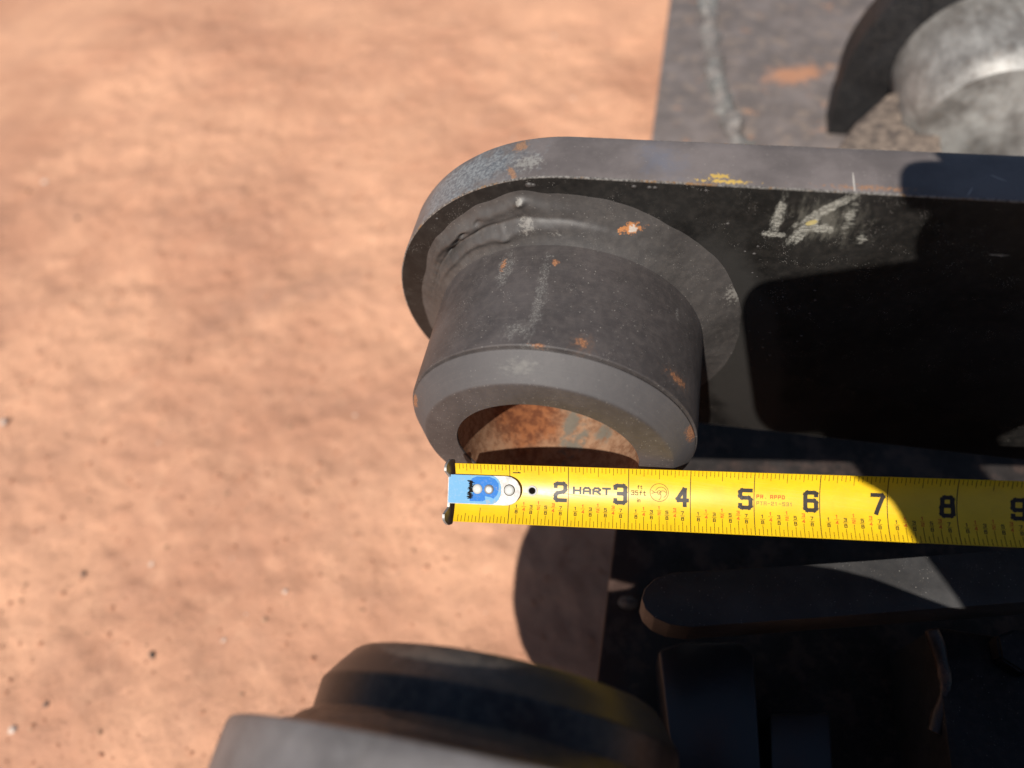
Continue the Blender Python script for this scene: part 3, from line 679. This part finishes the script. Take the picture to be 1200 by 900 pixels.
link('brand_lettering', bm, M['ink'], blade, smooth=False)
bm = bmesh.new(); text(bm, 'ft', 3.14, .165, .038, .065, .010, .012); text(bm, '35ft', 3.045, .06, .050, .080, .012, .014); text(bm, 'in', 3.13, -.055, .036, .07, .010, .014)
for k in range(40):
    a0, a1 = 2*math.pi*k/40, 2*math.pi*(k+1)/40; seg(bm, (3.50+.148*math.cos(a0), .12+.148*math.sin(a0)), (3.50+.148*math.cos(a1), .12+.148*math.sin(a1)), .008)
def arc(bm, cx, cy, r, a0, a1, t=.008, n=14):
    for k in range(n):
        p = math.radians(a0+(a1-a0)*k/n); q = math.radians(a0+(a1-a0)*(k+1)/n); seg(bm, (cx+r*math.cos(p), cy+r*math.sin(p)), (cx+r*math.cos(q), cy+r*math.sin(q)), t)
arc(bm, 3.53, .12, .092, -60, 160); arc(bm, 3.56, .10, .05, 20, 170); arc(bm, 3.50, .12, .03, 0, 320); arc(bm, 3.46, .06, .07, 300, 420)
seg(bm, (3.38, .15), (3.43, .12), .008); seg(bm, (3.38, .10), (3.43, .12), .008); seg(bm, (3.43, .12), (3.47, .12), .008)
link('capacity_marking', bm, M['ink_thin'], blade, smooth=False)
bm = bmesh.new(); text(bm, 'PR. APPD', 5.035, .085, .046, .062, .013, .014); link('red_approval_marking', bm, M['ink_red'], blade, smooth=False)
bm = bmesh.new(); text(bm, 'PTA-21-531', 5.035, -.025, .044, .062, .011, .013); link('approval_number_marking', bm, M['ink_faint'], blade, smooth=False)

# end hook
def sheet(bm, outl, h0, h1, sub=0):
    """thin sheet following the blade: outline in (s, w)"""
    n = len(outl); a = [bm.verts.new(tp(s, wv, h0)) for s, wv in outl]; b = [bm.verts.new(tp(s, wv, h1)) for s, wv in outl]
    bm.faces.new(a); bm.faces.new(b)
    for i in range(n): bm.faces.new((a[i], a[(i+1) % n], b[(i+1) % n], b[i]))
# hook plate is flat: use a flat frame instead of the curved blade
def fp(s, wv, h): return T0+TD*s+TW*wv+tn*h
def fsheet(bm, outl, h0, h1, bev=.004):
    n = len(outl); a = [bm.verts.new(fp(s, wv, h0)) for s, wv in outl]; b = [bm.verts.new(fp(s, wv, h1)) for s, wv in outl]
    bm.faces.new(a); f = bm.faces.new(b)
    for i in range(n): bm.faces.new((a[i], a[(i+1) % n], b[(i+1) % n], b[i]))
    if bev: bmesh.ops.bevel(bm, geom=list(f.edges), offset=bev, segments=2, affect='EDGES')
def tongue(s0, s1, wc, hw, n=18, r=None):
    r = r or hw; pts = [(s0, wc-hw), (s1-r, wc-hw)]
    for k in range(1, n): a = -math.pi/2+math.pi*k/n; pts.append((s1-r+r*math.cos(a), wc+hw*math.sin(a)))
    return pts+[(s1-r, wc+hw), (s0, wc+hw)]
def steel():
    t = NT('hook_steel'); n = t.noise(6, 5, .7); f_ = t.noise(30, 4, .7); c = t.mix(t.ramp(n, .4, .65), (.33, .32, .305), (.20, .19, .18))
    c = t.mix(t.math('MULTIPLY', t.ramp(f_, .58, .7), .5), c, (.25, .18, .12)); return t.out(c, .5, .35, t.bump(f_, .15, .004), .4)
M['steel'] = steel()
M['rivet'] = flat('rivet_white', (.44, .44, .42), .5, .4, .0)
def blue(name, c):
    t = NT(name); n = t.noise(7, 5, .7); f_ = t.noise(26, 5, .75)
    cc = t.mix(t.math('MULTIPLY', t.ramp(f_, .50, .68), .4), c, tuple(min(1, x*.6+.20) for x in c)); cc = t.mix(t.math('MULTIPLY', t.ramp(n, .58, .66), .5), cc, (.34, .33, .30))
    return t.out(cc, .62, 0, t.bump(f_, .1, .004), .25)
M['blue'] = blue('decal_blue', (.010, .14, .46)); M['pblue'] = blue('decal_pale_blue', (.13, .32, .52))
WC = .055; HB = .012
hook = link('end_hook', (lambda b: (fsheet(b, tongue(-.045, 1.20, WC, .245), HB, HB+.035), b)[1])(bmesh.new()), M['steel'], TAPE, sharp=40)
bm = bmesh.new(); fsheet(bm, tongue(-.047, .87, WC+.005, .240, r=.17), HB+.0355, HB+.040, .001); link('pale_blue_decal', bm, M['pblue'], hook, sharp=40)
bm = bmesh.new()
o1 = [(.30, WC+.02-.215), (.30, WC-.14), (.54, WC-.14), (.57, WC-.20), (.68, WC-.195), (.80, WC-.12), (.845, WC), (.845, WC+.09), (.79, WC+.19), (.66, WC+.235), (.42, WC+.23), (.34, WC+.19), (.30, WC+.12), (.40, WC+.12), (.46, WC+.135)]
o1 = [(.33, WC-.125), (.33, WC-.195), (.56, WC-.19), (.60, WC-.165), (.59, WC-.10), (.70, WC-.12), (.74, WC-.14), (.80, WC-.08), (.83, WC+.02), (.82, WC+.12), (.76, WC+.19), (.66, WC+.228), (.44, WC+.225), (.36, WC+.19), (.30, WC+.11), (.40, WC+.10), (.38, WC-.06)]
fsheet(bm, o1, HB+.0405, HB+.043, 0); link('blue_decal', bm, M['blue'], hook, smooth=False)
def disc(bm, s, wv, r, h0, h1, n=28, dome=.6):
    prev = None
    for (rr, hh) in ((r, h0), (r, h0+(h1-h0)*.5), (r*.85, h1-(h1-h0)*.1), (r*.5, h1), (r*.02, h1)):
        ring = [bm.verts.new(fp(s+rr*math.cos(2*math.pi*k/n), wv+rr*math.sin(2*math.pi*k/n), hh)) for k in range(n)]
        if prev:
            for k in range(n): bm.faces.new((prev[k], prev[(k+1) % n], ring[(k+1) % n], ring[k]))
        prev = ring
    bm.faces.new(prev)
for (s, r) in ((.46, .085), (.66, .082), (1.01, .085)):
    bm = bmesh.new(); disc(bm, s, WC+.015, r+.012, HB+.030, HB+.046); link('rivet_recess', bm, M['ink_thin'], hook, sharp=60)
    bm = bmesh.new(); disc(bm, s, WC+.015, r, HB+.030, HB+.062); link('rivet', bm, M['rivet'] if s != .66 else M['steel'], hook, sharp=60)
bm = bmesh.new(); random.seed(3)
for k in range(26):
    s = .275+random.random()*.05; wv = WC-.155+.30*k/25; seg_l = .05+.045*random.random()
    fsheet(bm, [(s, wv), (s+seg_l, wv), (s+seg_l, wv+.010+.006*random.random()), (s, wv+.012)], HB+.0437+.0002*k, HB+.0447+.0002*k, 0)
link('dark_scuff_marking', bm, flat('scuff_black', (.012, .010, .009), .9, .1), hook, smooth=False)
# the lip bent down at the end, with a prong above and below the blade
def lip(w0, w1, up_):
    bm = bmesh.new(); n = 14; A_ = []; B_ = []
    for k in range(n+1):
        u = k/n; wv = w0+(w1-w0)*u; ext = .27*math.sin(math.pi*min(1, u*.5+.5))**.6 if up_ is None else 1
        prof_ = math.sqrt(max(0, 1-(2*u-1)**2))
        s0 = -.035; s1 = .035
        A_.append((s0-.035*prof_, wv)); B_.append((s1, wv))
    return bm
def hook_lip():
    bm = bmesh.new(); cols = []
    n = 40
    for k in range(n+1):
        wv = -.56+1.12*k/n+.0; e = abs(wv)
        up_h = .05+.22*max(0, min(1, (e-.26)/.10))*(1-max(0, (e-.42)/.14)**2)      # prongs rise past the blade edge
        dn = -.34*math.sqrt(max(0, 1-(wv/.60)**4))
        cols.append((wv, up_h if e > .27 else .045, dn))
    F, Bk = [], []
    for wv, hu, dn in cols:
        F.append([bm.verts.new(fp(-.055-.03*(h_/.3 if h_ > 0 else 0), wv, h_)) for h_ in (dn, dn*.5, 0, hu)])
        Bk.append([bm.verts.new(fp(-.015-.03*(h_/.3 if h_ > 0 else 0), wv, h_)) for h_ in (dn, dn*.5, 0, hu)])
    for i in range(n):
        for j in range(3):
            bm.faces.new((F[i][j], F[i+1][j], F[i+1][j+1], F[i][j+1])); bm.faces.new((Bk[i][j], Bk[i][j+1], Bk[i+1][j+1], Bk[i+1][j]))
        bm.faces.new((F[i][3], F[i+1][3], Bk[i+1][3], Bk[i][3])); bm.faces.new((F[i][0], Bk[i][0], Bk[i+1][0], F[i+1][0]))
    for i in (0, n):
        for j in range(3): bm.faces.new((F[i][j], F[i][j+1], Bk[i][j+1], Bk[i][j]))
    return bm
link('hook_lip', hook_lip(), M['steel'], hook, sharp=40)
# grommet
bm = bmesh.new(); n = 32; prev = None
for (rr, hh) in ((.094, .0), (.092, .014), (.078, .020), (.062, .016), (.056, .004), (.056, .0035)):
    ring = [bm.verts.new(tp(1.385+rr*math.cos(2*math.pi*k/n), .07+rr*math.sin(2*math.pi*k/n), hh)) for k in range(n)]
    if prev:
        for k in range(n): bm.faces.new((prev[k], prev[(k+1) % n], ring[(k+1) % n], ring[k]))
    prev = ring
link('eyelet', bm, M['rivet'], blade, sharp=60)
bm = bmesh.new(); bm.faces.new([bm.verts.new(tp(1.385+.057*math.cos(2*math.pi*k/n), .07+.057*math.sin(2*math.pi*k/n), .0036)) for k in range(n)])
link('eyelet_hole', bm, flat('hole_black', (.006, .005, .004), .95, .05), blade, smooth=False)
# case at the far end, past the right edge of the picture
t_ = NT('case_blue_plastic'); M['case'] = t_.out((.03, .16, .42), .45, 0, t_.bump(t_.noise(40), .2, .01)); t_ = NT('case_grip'); M['grip'] = t_.out((.03, .03, .03), .7, 0, t_.bump(t_.noise(30), .4, .02))
fr = Matrix((( TD.x, TW.x, tn.x, 0), (TD.y, TW.y, tn.y, 0), (TD.z, TW.z, tn.z, 0), (0, 0, 0, 1)))
mt = Matrix.Translation(T0+TD*SEND) @ fr
bm = bmesh.new(); box(bm, -.02, 3.1, -.85, .85, -2.75, .35, bev=.35, mat=mt); link('case', bm, M['case'], TAPE, sharp=60)
bm = bmesh.new(); box(bm, .4, 2.7, -.9, .9, -.6, .42, bev=.12, mat=mt); link('case_grip', bm, M['grip'], TAPE, sharp=60)

# ------------------------------------------------------------------ the phone taking the picture and the hand that holds it (their shadow falls on the ear)
def cp(u, v, d): return CAM+RT*u+UP*v-FW*d           # d inches behind the lens plane
t_ = NT('phone_glass'); M['phone'] = t_.out((.02, .02, .025), .15)
PH = thing('smartphone', 'dark smartphone held sideways above the steel, casting the straight edged shadow', 'phone')
fr = Matrix((( RT.x, UP.x, -FW.x, CAM.x), (RT.y, UP.y, -FW.y, CAM.y), (RT.z, UP.z, -FW.z, CAM.z), (0, 0, 0, 1))) @ Matrix.Rotation(math.radians(6.5), 4, 'Z')
bm = bmesh.new(); q = []
for (cx_, cy_, a0) in ((5.2, .45, 0), (.30, .45, 90), (.50, -1.45, 180), (5.2, -1.65, 270)):
    for k in range(9): aa = math.radians(a0+90*k/8); rr_ = .45 if (cx_, a0) not in ((.30, 90), (.50, 180)) else (.50 if a0 == 90 else .68); q.append((cx_+rr_*math.cos(aa), cy_+rr_*math.sin(aa)))
prism(bm, q, .12, .45, .04); bmesh.ops.transform(bm, matrix=fr, verts=bm.verts)
link('phone_body', bm, M['phone'], PH, sharp=60)
t_ = NT('skin'); M['skin'] = t_.out((.50, .28, .20), .55); t_ = NT('sleeve'); nn_ = t_.noise(12); M['sleeve'] = t_.out((.05, .06, .09), .9, 0, t_.bump(nn_, .5, .04))
def skin_obj(name, nodes, edges, mat, parent=None, sub=2):
    me = bpy.data.meshes.new(name); me.from_pydata([tuple(V(p)*IN) for p, r in nodes], edges, []); o = bpy.data.objects.new(name, me); col.objects.link(o)
    md = o.modifiers.new('skin', 'SKIN'); ly = me.skin_vertices[0].data if me.skin_vertices else None
    if ly is None:
        bpy.context.view_layer.objects.active = o
    for i, (p, r) in enumerate(nodes): ly[i].radius = (r*IN, r*IN)
    ly[0].use_root = True
    s2 = o.modifiers.new('sub', 'SUBSURF'); s2.levels = sub; s2.render_levels = sub
    dg = bpy.context.evaluated_depsgraph_get(); m2 = bpy.data.meshes.new_from_object(o.evaluated_get(dg)); bpy.data.objects.remove(o)
    m2.materials.clear(); m2.materials.append(mat); m2.shade_smooth(); m2.name = name
    o = bpy.data.objects.new(name, m2); col.objects.link(o)
    if parent: o.parent = parent
    return o
nodes = []; edges = []
def add(p, r, par=None):
    nodes.append((cp(*p), r)); i = len(nodes)-1
    if par is not None: edges.append((par, i))
    return i
wr = add((4.05, -3.6, 2.0), 1.35); pm = add((2.15, -1.75, 1.9), 1.35, wr); pk = add((3.9, -.9, 1.8), 1.5, pm); add((4.6, -2.0, 1.9), 1.5, pk); pt = add((5.0, 1.0, 1.75), 1.3, pk)
kn = add((5.4, 2.6, 2.2), 1.7, pt); add((5.7, 4.1, 2.3), 1.5, kn); add((5.0, -5.9, 2.1), 1.3, wr); fa = add((7.0, -9.8, 2.6), 1.5, len(nodes)-1)  # knuckle mass swollen to throw shade on the rear boss
# four fingers of unequal length, held out behind the upper edge of the phone
for (v0, u1, u2, u3, dv) in ((1.15, 3.4, 2.6, 1.95, .30), (1.70, 3.5, 2.5, 1.65, .45), (2.30, 3.8, 2.9, 2.15, .5), (2.9, 4.2, 3.4, 2.85, .5)):
    a0 = add((4.6, v0, 1.75), .60, pt); a1 = add((u1, v0+dv*.5, 1.55), .50, a0); a2 = add((u2, v0+dv*.8, 1.3), .46, a1); add((u3, v0+dv, 1.1), .38, a2)
t0 = add((1.75, -1.6, 1.75), .95, pm); t1 = add((1.35, -1.65, 1.65), .85, t0); add((1.2, -1.3, 1.5), .6, t1)
hand = skin_obj('hand', nodes, edges, M['skin'])
tag(hand, 'right hand behind the phone, its bulk shaped to cast shade', 'person')
bm = bmesh.new(); tube_path(bm, [tuple(cp(u, v, d)) for u, v, d in ((4.9, -5.6, 2.05), (5.9, -7.6, 2.3), (7.6, -11, 2.7), (10.2, -16, 3.4))], [1.6, 1.85, 2.1, 2.4], 32, .12, 2)
link('sleeve', bm, M['sleeve'], hand, sharp=60)
